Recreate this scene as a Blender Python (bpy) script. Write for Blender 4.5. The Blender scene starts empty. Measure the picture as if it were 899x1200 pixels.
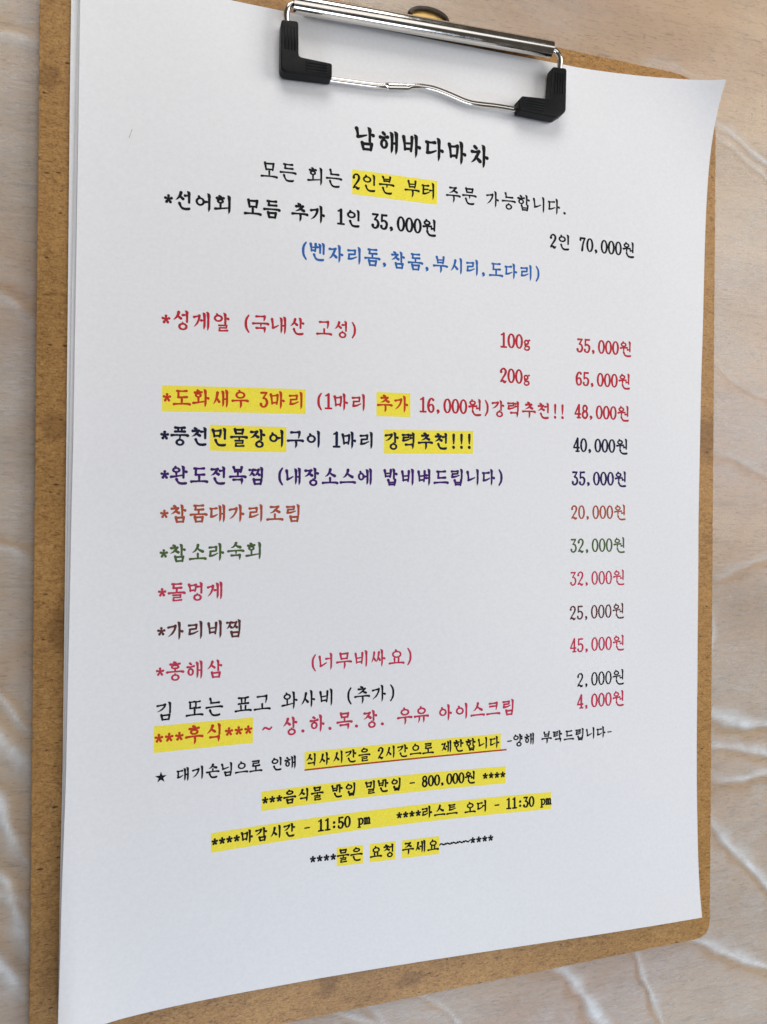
import bpy, bmesh, math, random
import numpy as np
from mathutils import Vector, Matrix

random.seed(7)
S = 0.001                                     # all lengths below are millimetres
scene = bpy.context.scene
col = scene.collection

# ---------------------------------------------------------------- camera
cam_data = bpy.data.cameras.new('camera')
cam = bpy.data.objects.new('camera', cam_data); col.objects.link(cam)
scene.camera = cam
RM = Matrix(((0.9550313914, -0.0032237658, -0.2964871814),
             (0.0030105686, 0.9999947772, -0.0011756376),
             (0.2964894228, 0.0002301759, 0.9550361088)))
cam.matrix_world = Matrix.Translation(Vector((21.748, 144.364, 220.600)) * S) @ RM.to_4x4()
cam_data.sensor_fit = 'VERTICAL'
cam_data.sensor_height = 24.0
cam_data.lens = 24.0 * 858.65 / 1200.0
cam_data.clip_start = 0.005; cam_data.clip_end = 20.0
cam_data.dof.use_dof = True
cam_data.dof.focus_distance = 0.235
cam_data.dof.aperture_fstop = 14.0

# ---------------------------------------------------------------- light: a room lit by window, doorway and ceiling, plus one added fill lamp
world = bpy.data.worlds.new('World'); scene.world = world; world.use_nodes = True
wn = world.node_tree.nodes; wl = world.node_tree.links
bg = wn['Background']
tc = wn.new('ShaderNodeTexCoord'); sx = wn.new('ShaderNodeSeparateXYZ'); wr = wn.new('ShaderNodeValToRGB')
wl.new(tc.outputs['Generated'], sx.inputs[0]); wl.new(sx.outputs['Z'], wr.inputs[0]); wl.new(wr.outputs[0], bg.inputs[0])
wr.color_ramp.elements[0].position = 0.0; wr.color_ramp.elements[0].color = (0.20, 0.165, 0.13, 1)   # walls
wr.color_ramp.elements[1].position = 0.9; wr.color_ramp.elements[1].color = (0.17, 0.155, 0.14, 1)    # ceiling
bg.inputs[1].default_value = 0.36

def area(name, loc, target, size, size_y, power, color):
    d = bpy.data.lights.new(name, 'AREA'); d.shape = 'RECTANGLE'; d.size = size; d.size_y = size_y
    d.energy = power; d.color = color
    o = bpy.data.objects.new(name, d); col.objects.link(o); o.location = loc
    v = Vector(target) - Vector(loc); o.rotation_euler = v.to_track_quat('-Z', 'Y').to_euler()
    return o
area('window_light', (0.74, 0.36, 0.50), (0.16, 0.17, 0), 0.5, 0.45, 3.3, (1.0, 0.985, 0.97))
area('ceiling_light', (0.34, 0.04, 1.4), (0.14, 0.2, 0), 1.3, 0.6, 3.1, (1.0, 0.98, 0.98))
area('top_fill_light', (0.03, 0.63, 0.29), (0.06, 0.30, 0), 0.36, 0.24, 1.2, (1.0, 0.975, 0.95))  # added fill lamp near the top edge; its falloff leaves the sheet's middle dimmer
area('doorway_light', (0.15, -0.40, 0.26), (0.12, 0.0, 0), 0.42, 0.25, 1.85, (0.68, 0.81, 1.0))

vs = scene.view_settings
vs.view_transform = 'Standard'; vs.look = 'None'; vs.exposure = 0.16; vs.gamma = 1.0
vs.use_curve_mapping = False

# ---------------------------------------------------------------- material helpers
def srgb(r, g, b):
    def f(c):
        c /= 255.0
        return c / 12.92 if c <= 0.04045 else ((c + 0.055) / 1.055) ** 2.4
    return (f(r), f(g), f(b), 1.0)

def new_mat(name):
    m = bpy.data.materials.new(name); m.use_nodes = True
    nt = m.node_tree; b = nt.nodes['Principled BSDF']
    return m, nt, b

def coords(nt, scale=(1, 1, 1), rot=(0, 0, 0), loc=(0, 0, 0)):
    t = nt.nodes.new('ShaderNodeTexCoord'); m = nt.nodes.new('ShaderNodeMapping')
    m.inputs['Scale'].default_value = scale; m.inputs['Rotation'].default_value = rot; m.inputs['Location'].default_value = loc
    nt.links.new(t.outputs['Object'], m.inputs['Vector'])
    return m.outputs[0]

def noise(nt, vec, scale, detail=4, rough=0.6, dist=0.0):
    n = nt.nodes.new('ShaderNodeTexNoise')
    n.inputs['Scale'].default_value = scale; n.inputs['Detail'].default_value = detail
    n.inputs['Roughness'].default_value = rough; n.inputs['Distortion'].default_value = dist
    nt.links.new(vec, n.inputs['Vector'])
    return n.outputs['Fac']

def ramp(nt, fac, stops):
    r = nt.nodes.new('ShaderNodeValToRGB'); e = r.color_ramp.elements
    while len(e) < len(stops): e.new(0.5)
    for i, (p, c) in enumerate(stops):
        e[i].position = p; e[i].color = c if len(c) == 4 else (*c, 1)
    nt.links.new(fac, r.inputs[0]); return r.outputs[0]

def mix(nt, fac, a, b, mode='MIX'):
    m = nt.nodes.new('ShaderNodeMix'); m.data_type = 'RGBA'; m.blend_type = mode
    for sock, v in ((m.inputs[0], fac), (m.inputs[6], a), (m.inputs[7], b)):
        if isinstance(v, (int, float)): sock.default_value = v
        elif isinstance(v, tuple): sock.default_value = v
        else: nt.links.new(v, sock)
    return m.outputs[2]

def math_node(nt, op, a, b=0.0, clamp=False):
    m = nt.nodes.new('ShaderNodeMath'); m.operation = op; m.use_clamp = clamp
    for sock, v in ((m.inputs[0], a), (m.inputs[1], b)):
        if isinstance(v, (int, float)): sock.default_value = v
        else: nt.links.new(v, sock)
    return m.outputs[0]

def bump(nt, b, height, strength, dist):
    n = nt.nodes.new('ShaderNodeBump'); n.inputs['Strength'].default_value = strength
    n.inputs['Distance'].default_value = dist
    nt.links.new(height, n.inputs['Height']); nt.links.new(n.outputs[0], b.inputs['Normal'])
    return n

def blob(nt, x, y, rx, ry, edge=0.5):
    """1 inside a soft ellipse centred on x, y (mm, object space)"""
    v = coords(nt, (1000 / rx, 1000 / ry, 0), loc=(-x / rx, -y / ry, 0))
    nz = noise(nt, coords(nt), 450, 3)
    ln = nt.nodes.new('ShaderNodeVectorMath'); ln.operation = 'LENGTH'; nt.links.new(v, ln.inputs[0])
    d = math_node(nt, 'ADD', ln.outputs['Value'], math_node(nt, 'MULTIPLY', math_node(nt, 'SUBTRACT', nz, 0.5), 1.4))
    return math_node(nt, 'MULTIPLY', math_node(nt, 'SUBTRACT', 1.0 + edge * 0.5, d), 1 / edge, True)

# paper
def mat_paper():
    m, nt, b = new_mat('white_copy_paper')
    n1 = noise(nt, coords(nt), 900, 5, 0.7)
    n2 = noise(nt, coords(nt), 14, 3, 0.5)
    c = ramp(nt, n1, [(0.3, (0.775, 0.775, 0.785)), (0.7, (0.835, 0.835, 0.84))])
    c2 = ramp(nt, n2, [(0.3, (0.97, 0.968, 0.975)), (0.7, (1.0, 1.0, 1.0))])
    cc = mix(nt, 1.0, c, c2, 'MULTIPLY')
    # a few tiny specks
    v = nt.nodes.new('ShaderNodeTexVoronoi'); v.inputs['Scale'].default_value = 26; v.inputs['Randomness'].default_value = 1
    nt.links.new(coords(nt), v.inputs['Vector'])
    sp = math_node(nt, 'LESS_THAN', v.outputs['Distance'], 0.0075)
    cc = mix(nt, math_node(nt, 'MULTIPLY', sp, 0.45), cc, (0.22, 0.2, 0.19, 1))
    nt.links.new(cc, b.inputs['Base Color'])
    b.inputs['Roughness'].default_value = 0.62
    b.inputs['Specular IOR Level'].default_value = 0.35
    bump(nt, b, n1, 0.12, 0.00005)
    return m

def mat_ink(name, rgb):
    m, nt, b = new_mat(name)
    n1 = noise(nt, coords(nt), 2600, 3, 0.7)
    base = srgb(*rgb)
    lo = tuple(x * 0.88 for x in base[:3]) + (1,); hi = tuple(min(1, x * 1.1 + 0.001) for x in base[:3]) + (1,)
    nt.links.new(ramp(nt, n1, [(0.3, lo), (0.7, hi)]), b.inputs['Base Color'])
    b.inputs['Roughness'].default_value = 0.6; b.inputs['Specular IOR Level'].default_value = 0.12
    return m

def mat_board():
    m, nt, b = new_mat('brown_hardboard')
    big = noise(nt, coords(nt), 28, 4, 0.6)
    c = ramp(nt, big, [(0.30, srgb(158, 118, 66)), (0.52, srgb(172, 129, 74)), (0.72, srgb(186, 142, 84))])
    warp = noise(nt, coords(nt), 160, 3, 0.6)
    for k, (rt, sc) in enumerate(((0.45, (460, 1500, 300)), (-0.8, (500, 1650, 300)), (1.25, (460, 1500, 300)), (2.2, (480, 1600, 300)))):
        f = noise(nt, coords(nt, sc, (0, 0, rt), (k * 3.1, k, 0)), 1.0, 2, 0.5, 1.1)
        dark = ramp(nt, f, [(0.30, (1, 1, 1)), (0.40, (0, 0, 0))])
        light = ramp(nt, f, [(0.60, (0, 0, 0)), (0.70, (1, 1, 1))])
        c = mix(nt, math_node(nt, 'MULTIPLY', dark, 0.52), c, srgb(98, 62, 30))
        c = mix(nt, math_node(nt, 'MULTIPLY', light, 0.40), c, srgb(202, 160, 100))
    fine = noise(nt, coords(nt), 1500, 3, 0.7)
    c = mix(nt, math_node(nt, 'MULTIPLY', ramp(nt, fine, [(0.36, (1, 1, 1)), (0.5, (0, 0, 0))]), 0.5), c, srgb(112, 74, 38))
    for sd, sc in ((0.8, (170, 420, 300)), (-0.5, (150, 460, 300))):
        v = nt.nodes.new('ShaderNodeTexVoronoi'); v.inputs['Scale'].default_value = 1.0
        nt.links.new(coords(nt, sc, (0, 0, sd)), v.inputs['Vector'])
        sp = ramp(nt, math_node(nt, 'ADD', v.outputs['Distance'], math_node(nt, 'MULTIPLY', warp, 0.5)), [(0.27, (1, 1, 1)), (0.36, (0, 0, 0))])
        c = mix(nt, math_node(nt, 'MULTIPLY', sp, 0.9), c, srgb(58, 34, 18))
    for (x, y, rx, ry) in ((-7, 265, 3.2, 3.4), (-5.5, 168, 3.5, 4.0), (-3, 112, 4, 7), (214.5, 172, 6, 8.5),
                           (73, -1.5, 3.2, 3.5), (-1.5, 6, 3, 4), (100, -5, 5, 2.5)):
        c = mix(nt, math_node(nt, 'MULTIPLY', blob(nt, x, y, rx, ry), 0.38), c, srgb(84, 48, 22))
    nt.links.new(c, b.inputs['Base Color'])
    b.inputs['Roughness'].default_value = 0.55; b.inputs['Specular IOR Level'].default_value = 0.35
    f = noise(nt, coords(nt, (1, 1, 1)), 900, 4, 0.7)
    bump(nt, b, f, 0.55, 0.0003)
    return m

def mat_table():
    m, nt, b = new_mat('pale_wood_tabletop')
    ang = 0.42
    wob = noise(nt, coords(nt, (9, 9, 9)), 1.0, 2, 0.5)
    base = noise(nt, coords(nt, (10, 46, 20), (0, 0, ang)), 1.0, 4, 0.55, 0.6)
    c = ramp(nt, base, [(0.28, srgb(200, 176, 146)), (0.48, srgb(217, 190, 157)), (0.66, srgb(228, 202, 168))])
    pink = ramp(nt, wob, [(0.42, (0, 0, 0)), (0.66, (1, 1, 1))])
    c = mix(nt, math_node(nt, 'MULTIPLY', pink, 0.45), c, srgb(206, 168, 146))
    g1 = noise(nt, coords(nt, (70, 760, 60), (0, 0, ang + 0.05)), 1.0, 4, 0.7, 0.9)
    g2 = noise(nt, coords(nt, (420, 2300, 100), (0, 0, ang - 0.08)), 1.0, 3, 0.7, 0.4)
    c = mix(nt, math_node(nt, 'MULTIPLY', ramp(nt, g1, [(0.30, (1, 1, 1)), (0.46, (0, 0, 0))]), 0.42), c, srgb(138, 120, 106))
    c = mix(nt, math_node(nt, 'MULTIPLY', ramp(nt, g2, [(0.30, (1, 1, 1)), (0.44, (0, 0, 0))]), 0.6), c, srgb(116, 98, 86))
    c = mix(nt, math_node(nt, 'MULTIPLY', ramp(nt, g1, [(0.60, (0, 0, 0)), (0.72, (1, 1, 1))]), 0.30), c, srgb(226, 204, 176))
    nt.links.new(c, b.inputs['Base Color'])
    b.inputs['Roughness'].default_value = 0.5
    bump(nt, b, g1, 0.2, 0.0002)
    return m

def mat_film(name, milk, crinkle=1.0):
    m, nt, b = new_mat(name)
    out = nt.nodes['Material Output']; nt.nodes.remove(b)
    tr = nt.nodes.new('ShaderNodeBsdfTransparent'); tr.inputs[0].default_value = (0.99, 0.99, 0.99, 1)
    gl = nt.nodes.new('ShaderNodeBsdfGlossy'); gl.inputs['Roughness'].default_value = 0.25
    df = nt.nodes.new('ShaderNodeBsdfDiffuse'); df.inputs[0].default_value = (0.80, 0.83, 0.84, 1)
    n1 = noise(nt, coords(nt, (1, 1, 1), (0, 0, 0.3)), 55, 5, 0.65, 1.2)
    n2 = noise(nt, coords(nt, (260, 60, 100), (0, 0, -0.5)), 1.0, 3, 0.6, 1.5)
    bp = nt.nodes.new('ShaderNodeBump'); bp.inputs['Strength'].default_value = 0.35 * crinkle; bp.inputs['Distance'].default_value = 0.0015
    nt.links.new(math_node(nt, 'ADD', n1, math_node(nt, 'MULTIPLY', n2, 0.12)), bp.inputs['Height'])
    nt.links.new(bp.outputs[0], gl.inputs['Normal'])
    fr = nt.nodes.new('ShaderNodeFresnel'); fr.inputs[0].default_value = 1.45; nt.links.new(bp.outputs[0], fr.inputs['Normal'])
    a = nt.nodes.new('ShaderNodeMixShader'); nt.links.new(math_node(nt, 'MULTIPLY', fr.outputs[0], 0.6, True), a.inputs[0])
    nt.links.new(tr.outputs[0], a.inputs[1]); nt.links.new(gl.outputs[0], a.inputs[2])
    c = nt.nodes.new('ShaderNodeMixShader')
    # flat film is faintly hazy with fine wrinkles, crumpled film is whiter, film pulled tight beside a fold is clear
    ah = nt.nodes.new('ShaderNodeAttribute'); ah.attribute_name = 'crumple'
    ac = nt.nodes.new('ShaderNodeAttribute'); ac.attribute_name = 'tight'
    w1 = noise(nt, coords(nt, (170, 900, 100), (0, 0, 0.35)), 1.0, 4, 0.7, 1.5)
    w2 = noise(nt, coords(nt, (16, 22, 20), (0, 0, 0.2)), 1.0, 3, 0.55, 0.8)
    fine = ramp(nt, w1, [(0.34, (0.62,) * 3), (0.50, (0.9,) * 3), (0.64, (1.2,) * 3)])
    patch = ramp(nt, w2, [(0.34, (0.4,) * 3), (0.62, (1.3,) * 3)])
    base = math_node(nt, 'MULTIPLY', math_node(nt, 'MULTIPLY', fine, patch), milk)
    base = math_node(nt, 'MULTIPLY', base, math_node(nt, 'SUBTRACT', 1.0, math_node(nt, 'MULTIPLY', ac.outputs['Fac'], 0.9)))
    n3 = noise(nt, coords(nt, (1, 1, 1)), 160, 3, 0.6, 0.6)
    cr = math_node(nt, 'MULTIPLY', ah.outputs['Fac'], ramp(nt, n3, [(0.30, (0.62,) * 3), (0.62, (1, 1, 1))]))
    mk = math_node(nt, 'ADD', base, math_node(nt, 'MULTIPLY', math_node(nt, 'POWER', cr, 1.35), 0.6), True)
    nt.links.new(mk, c.inputs[0]); nt.links.new(a.outputs[0], c.inputs[1]); nt.links.new(df.outputs[0], c.inputs[2])
    nt.links.new(c.outputs[0], out.inputs[0])
    return m

def mat_metal(name, rgb, rough, bumpy=0.1):
    m, nt, b = new_mat(name)
    b.inputs['Metallic'].default_value = 1.0
    n1 = noise(nt, coords(nt, (40, 400, 400)), 1.0, 3, 0.6)
    nt.links.new(ramp(nt, n1, [(0.3, tuple(x * 0.88 for x in rgb)), (0.7, rgb)]), b.inputs['Base Color'])
    n2 = noise(nt, coords(nt), 300, 3, 0.6)
    nt.links.new(ramp(nt, n2, [(0.3, (rough,) * 3), (0.75, (rough * 2.0,) * 3)]), b.inputs['Roughness'])
    bump(nt, b, n2, bumpy, 0.0001)
    return m

def mat_rubber():
    m, nt, b = new_mat('black_rubber')
    n2 = noise(nt, coords(nt), 700, 3, 0.6)
    nt.links.new(ramp(nt, n2, [(0.3, (0.004, 0.004, 0.0045)), (0.75, (0.008, 0.008, 0.0085))]), b.inputs['Base Color'])
    b.inputs['Roughness'].default_value = 0.45; b.inputs['Specular IOR Level'].default_value = 0.16
    bump(nt, b, n2, 0.3, 0.0001)
    return m

PAPER = mat_paper(); BOARD = mat_board(); TABLE = mat_table()
FILM = mat_film('clear_plastic_film', 0.24)
CHROME = mat_metal('chromed_steel', (0.74, 0.71, 0.66), 0.09); BRASS = mat_metal('tarnished_brass', (0.90, 0.60, 0.22), 0.32)
DARKMETAL = mat_metal('dark_tarnished_metal', (0.09, 0.075, 0.06), 0.35)
RUBBER = mat_rubber()
INK = {
    'black': mat_ink('black_ink', (24, 24, 27)), 'blue': mat_ink('blue_ink', (46, 102, 172)),
    'red': mat_ink('red_ink', (186, 46, 58)), 'navy': mat_ink('navy_ink', (28, 30, 58)),
    'purple': mat_ink('purple_ink', (66, 34, 104)), 'navy_violet': mat_ink('violet_navy_ink', (48, 32, 88)),
    'rust': mat_ink('rust_ink', (170, 80, 58)), 'green': mat_ink('green_ink', (76, 98, 56)),
    'crimson': mat_ink('crimson_ink', (192, 58, 84)), 'maroon': mat_ink('maroon_ink', (94, 54, 52)),
    'orange_red': mat_ink('red_ink_on_yellow', (196, 62, 36)),
}
YELLOW = mat_ink('yellow_highlighter', (248, 229, 76))
UNDER = mat_ink('red_brown_underline', (172, 74, 34))

# ---------------------------------------------------------------- object helpers
def link(name, me, mat, parent=None):
    o = bpy.data.objects.new(name, me); col.objects.link(o)
    if mat: me.materials.append(mat)
    if parent: o.parent = parent
    return o

def from_verts(name, verts, faces, mat, parent=None, smooth=False):
    me = bpy.data.meshes.new(name)
    me.from_pydata([(x * S, y * S, z * S) for x, y, z in verts], [], faces)
    if smooth: me.polygons.foreach_set('use_smooth', [True] * len(faces))
    me.update()
    return link(name, me, mat, parent)

def empty(name, loc, label, cat, group=None):
    o = bpy.data.objects.new(name, None); col.objects.link(o); o.location = Vector(loc) * S
    o.empty_display_size = 0.02
    o['label'] = label; o['category'] = cat
    if group: o['group'] = group
    return o

def catmull(pts, n=6):
    """smooth a list of equal-length tuples"""
    if len(pts) < 3:
        a, b = pts; return [tuple(a[i] + (b[i] - a[i]) * t / 2 for i in range(len(a))) for t in range(3)]
    P = [pts[0]] + list(pts) + [pts[-1]]; out = []
    for i in range(1, len(P) - 2):
        for t in [k / n for k in range(n)]:
            out.append(tuple(0.5 * ((2 * P[i][j]) + (-P[i-1][j] + P[i+1][j]) * t + (2*P[i-1][j] - 5*P[i][j] + 4*P[i+1][j] - P[i+2][j]) * t*t
                       + (-P[i-1][j] + 3*P[i][j] - 3*P[i+1][j] + P[i+2][j]) * t**3) for j in range(len(P[i]))))
    out.append(tuple(pts[-1])); return out

def tube(name, pts, radius, mat, parent=None, seg=14, flat=None):
    """pts (x,y,z) mm along a path -> a round tube; flat = list of (index range, factor) pressed parts"""
    verts = []; faces = []
    n = len(pts)
    for i, p in enumerate(pts):
        p = Vector(p); a = Vector(pts[max(0, i-1)]); b = Vector(pts[min(n-1, i+1)])
        t = (b - a).normalized(); up = Vector((0, 0, 1)) if abs(t.z) < 0.9 else Vector((0, 1, 0))
        sd = t.cross(up).normalized(); u2 = sd.cross(t).normalized()
        r1, r2 = radius, radius
        if flat: r1, r2 = flat(i / (n - 1), radius)
        for k in range(seg):
            a_ = 2 * math.pi * k / seg
            q = p + sd * math.cos(a_) * r1 + u2 * math.sin(a_) * r2
            verts.append(tuple(q))
    for i in range(n - 1):
        for k in range(seg):
            faces.append((i*seg + k, i*seg + (k+1) % seg, (i+1)*seg + (k+1) % seg, (i+1)*seg + k))
    faces.append(tuple(range(seg))[::-1]); faces.append(tuple((n-1)*seg + k for k in range(seg)))
    return from_verts(name, verts, faces, mat, parent, True)

def prism(name, outline, z0, z1, mat, parent=None, bevel=0.4, seg=3):
    bm = bmesh.new()
    lo = [bm.verts.new((x * S, y * S, z0 * S)) for x, y in outline]
    hi = [bm.verts.new((x * S, y * S, z1 * S)) for x, y in outline]
    n = len(outline)
    bm.faces.new(lo[::-1]); bm.faces.new(hi)
    for i in range(n): bm.faces.new((lo[i], lo[(i+1) % n], hi[(i+1) % n], hi[i]))
    bmesh.ops.recalc_face_normals(bm, faces=bm.faces)
    if bevel:
        es = [e for e in bm.edges if abs(e.verts[0].co.z - e.verts[1].co.z) < 1e-7]
        bmesh.ops.bevel(bm, geom=es, offset=bevel * S, segments=seg, affect='EDGES', profile=0.6)
    me = bpy.data.meshes.new(name); bm.to_mesh(me); bm.free()
    o = link(name, me, mat, parent)
    me.polygons.foreach_set('use_smooth', [True] * len(me.polygons))
    try:
        me.set_sharp_from_angle(angle=math.radians(40))
    except Exception:
        pass
    return o

def rounded(poly, radii, n=6):
    """round the corners of a polygon"""
    out = []; N = len(poly)
    for i in range(N):
        p = Vector(poly[i]); a = Vector(poly[i-1]); b = Vector(poly[(i+1) % N]); r = radii[i]
        if r <= 0: out.append(tuple(p)); continue
        u = (a - p).normalized(); v = (b - p).normalized(); ang = u.angle(v)
        d = r / math.tan(ang / 2); d = min(d, (a-p).length * .48, (b-p).length * .48)
        s, e = p + u * d, p + v * d
        for k in range(n + 1):
            t = k / n; out.append(tuple(s * (1-t)**2 + p * 2 * t * (1-t) + e * t * t))
    return out

# ---------------------------------------------------------------- the sheet's curl
def H(x, y):
    """height of the top sheet (mm) above its resting plane"""
    d = max(0.0, 212 - x) + max(0.0, 297 - y)
    h = 11.0 * math.exp(-d / 19.0)
    h += 3.9 * math.exp(-max(0, y) / 20.0) * min(1, max(0, (x - 70) / 140.0)) ** 1.0
    h += 6.5 * math.exp(-max(0, x) / 14.0) * math.exp(-max(0, y) / 30.0)
    h += 1.1 * math.exp(-max(0, x + 3) / 9.0) * min(1, max(0, y - 5) / 60.0)
    h += 0.28 * (1 + math.sin(x * 0.045 + y * 0.021)) + 0.16 * math.sin(y * 0.06 - x * 0.03)
    # pressed down by the clip
    k = math.exp(-((y - 292) / 14.0) ** 2) * (1 if 50 < x < 155 else math.exp(-(min(abs(x-50), abs(x-155)) / 18.0) ** 2))
    return h * (1 - 0.9 * k)

def interp(tab, t):
    if t <= tab[0][0]: return tab[0][1]
    for (a, b), (c, d) in zip(tab, tab[1:]):
        if t <= c:
            f = (t - a) / (c - a); f = f * f * (3 - 2 * f) * 0.3 + f * 0.7
            return b + (d - b) * f
    return tab[-1][1]
XL = [(0, -3.1), (33, -2.65), (73, -1.65), (137, -0.7), (168, -0.2), (256, 0.8), (297, 1.2)]
XR = [(0, 208.7), (40, 209.3), (85, 210.0), (140, 209.9), (180, 210.7), (217, 211.4), (297, 212.2)]
YB = [(0, 2.5), (34, 2.1), (77, 1.5), (135, 0.9), (212, 0.0)]
YT = [(0, 296.0), (60, 296.0), (100, 296.7), (154, 297.4), (195, 297.4), (212, 296.7)]
XU = [(0, -3.6), (33, -3.4), (73, -2.75), (137, -2.3), (168, -2.1), (256, -1.6), (297, -1.25)]
XM = [(0, -3.3), (73, -2.3), (137, -1.6), (200, -0.9), (256, 0.0), (297, 0.75)]

def sheet(name, xl, inset_r, inset_b, zoff, hs, mat, parent=None, thick=0.11):
    nx, ny = 96, 134; verts = []; faces = []
    for j in range(ny + 1):
        for i in range(nx + 1):
            s, t = i / nx, j / ny
            y = 297 * t
            x = interp(xl, y) * (1 - s) + (interp(XR, y) - inset_r) * s
            y = (interp(YB, x) + inset_b) * (1 - t) + (interp(YT, x) - inset_b) * t
            verts.append((x, y, H(x, y) * hs + zoff))
    N = len(verts)
    verts += [(x, y, z - thick) for x, y, z in verts]
    for j in range(ny):
        for i in range(nx):
            a = j * (nx + 1) + i
            faces.append((a, a + 1, a + nx + 2, a + nx + 1)); faces.append((N+a, N+a+nx+1, N+a+nx+2, N+a+1))
    def side(lst):
        for p, q in zip(lst, lst[1:]): faces.append((p, N + p, N + q, q))
    side([i for i in range(nx + 1)]); side([j * (nx+1) + nx for j in range(ny + 1)])
    side([ny * (nx+1) + i for i in range(nx, -1, -1)]); side([j * (nx+1) for j in range(ny, -1, -1)])
    o = from_verts(name, verts, faces, mat, parent, True)
    try: o.data.set_sharp_from_angle(angle=math.radians(50))
    except Exception: pass
    return o

# ---------------------------------------------------------------- tabletop and plastic film
TZ = -5.0
t = from_verts('tabletop', [(-500, -450, TZ), (750, -450, TZ), (750, 750, TZ), (-500, 750, TZ)], [(0, 1, 2, 3)], TABLE)
t['kind'] = 'structure'

# crease lines of the film: (points mm, width mm, height mm)
CREASES = [
    ([(216, 292), (232, 286), (262, 270), (300, 255)], 1.6, 1.0),
    ([(217, 288), (236, 279), (262, 262), (300, 240)], 1.3, 0.8),
    ([(188, 306), (200, 309), (213, 306)], 2.0, 0.7),
    ([(218, 70), (240, 64), (300, 62)], 3.2, 1.6),
    ([(219, 58), (236, 55), (262, 48), (300, 44)], 2.2, 1.1),
    ([(219, 46), (232, 44), (262, 47), (300, 48)], 1.8, 1.0),
    ([(219, 30), (228, 20), (240, 8), (256, -6), (290, -26)], 2.2, 1.4),
    ([(208, -10), (222, -18), (240, -27), (262, -36), (300, -50)], 2.2, 1.3),
    ([(152, -9), (164, -22), (176, -42), (188, -66)], 2.8, 1.6),
    ([(186, -10), (190, -22), (196, -36), (206, -58)], 1.4, 0.9),
    ([(84, -10), (92, -20), (98, -38)], 1.2, 0.7), ([(100, -10), (112, -18), (128, -40)], 1.2, 0.8),
    ([(70, -10), (82, -16), (96, -22)], 1.4, 0.8),
    ([(-11, 72), (-18, 80), (-28, 92), (-44, 104)], 3.0, 1.6),
    ([(-11, 82), (-16, 88), (-26, 104), (-34, 124)], 1.6, 1.0),
    ([(-12, 46), (-17, 56), (-20, 66), (-30, 70)], 2.4, 1.4),
    ([(-11.5, 22), (-15, 32), (-18, 42), (-24, 46)], 2.6, 1.5),
    ([(-11.5, 34), (-16, 38), (-24, 38), (-34, 30)], 1.6, 1.0),
    ([(-13, 10), (-18, 18), (-26, 26), (-40, 30)], 2.4, 1.2),
    ([(-11, 130), (-17, 134), (-26, 133), (-40, 128)], 1.8, 0.7),
    ([(-10, 276), (-18, 277), (-30, 275), (-50, 272)], 2.4, 0.7),
    ([(-10, 196), (-20, 204), (-36, 206)], 1.8, 0.6),
    ([(222, 200), (240, 190), (280, 184)], 1.6, 0.4), ([(220, 168), (234, 164), (262, 150)], 1.6, 0.4),
    ([(219, 110), (221, 100), (219, 92)], 1.6, 0.9),
    ([(223, 120), (240, 126), (270, 132)], 1.6, 0.5),
]
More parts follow.
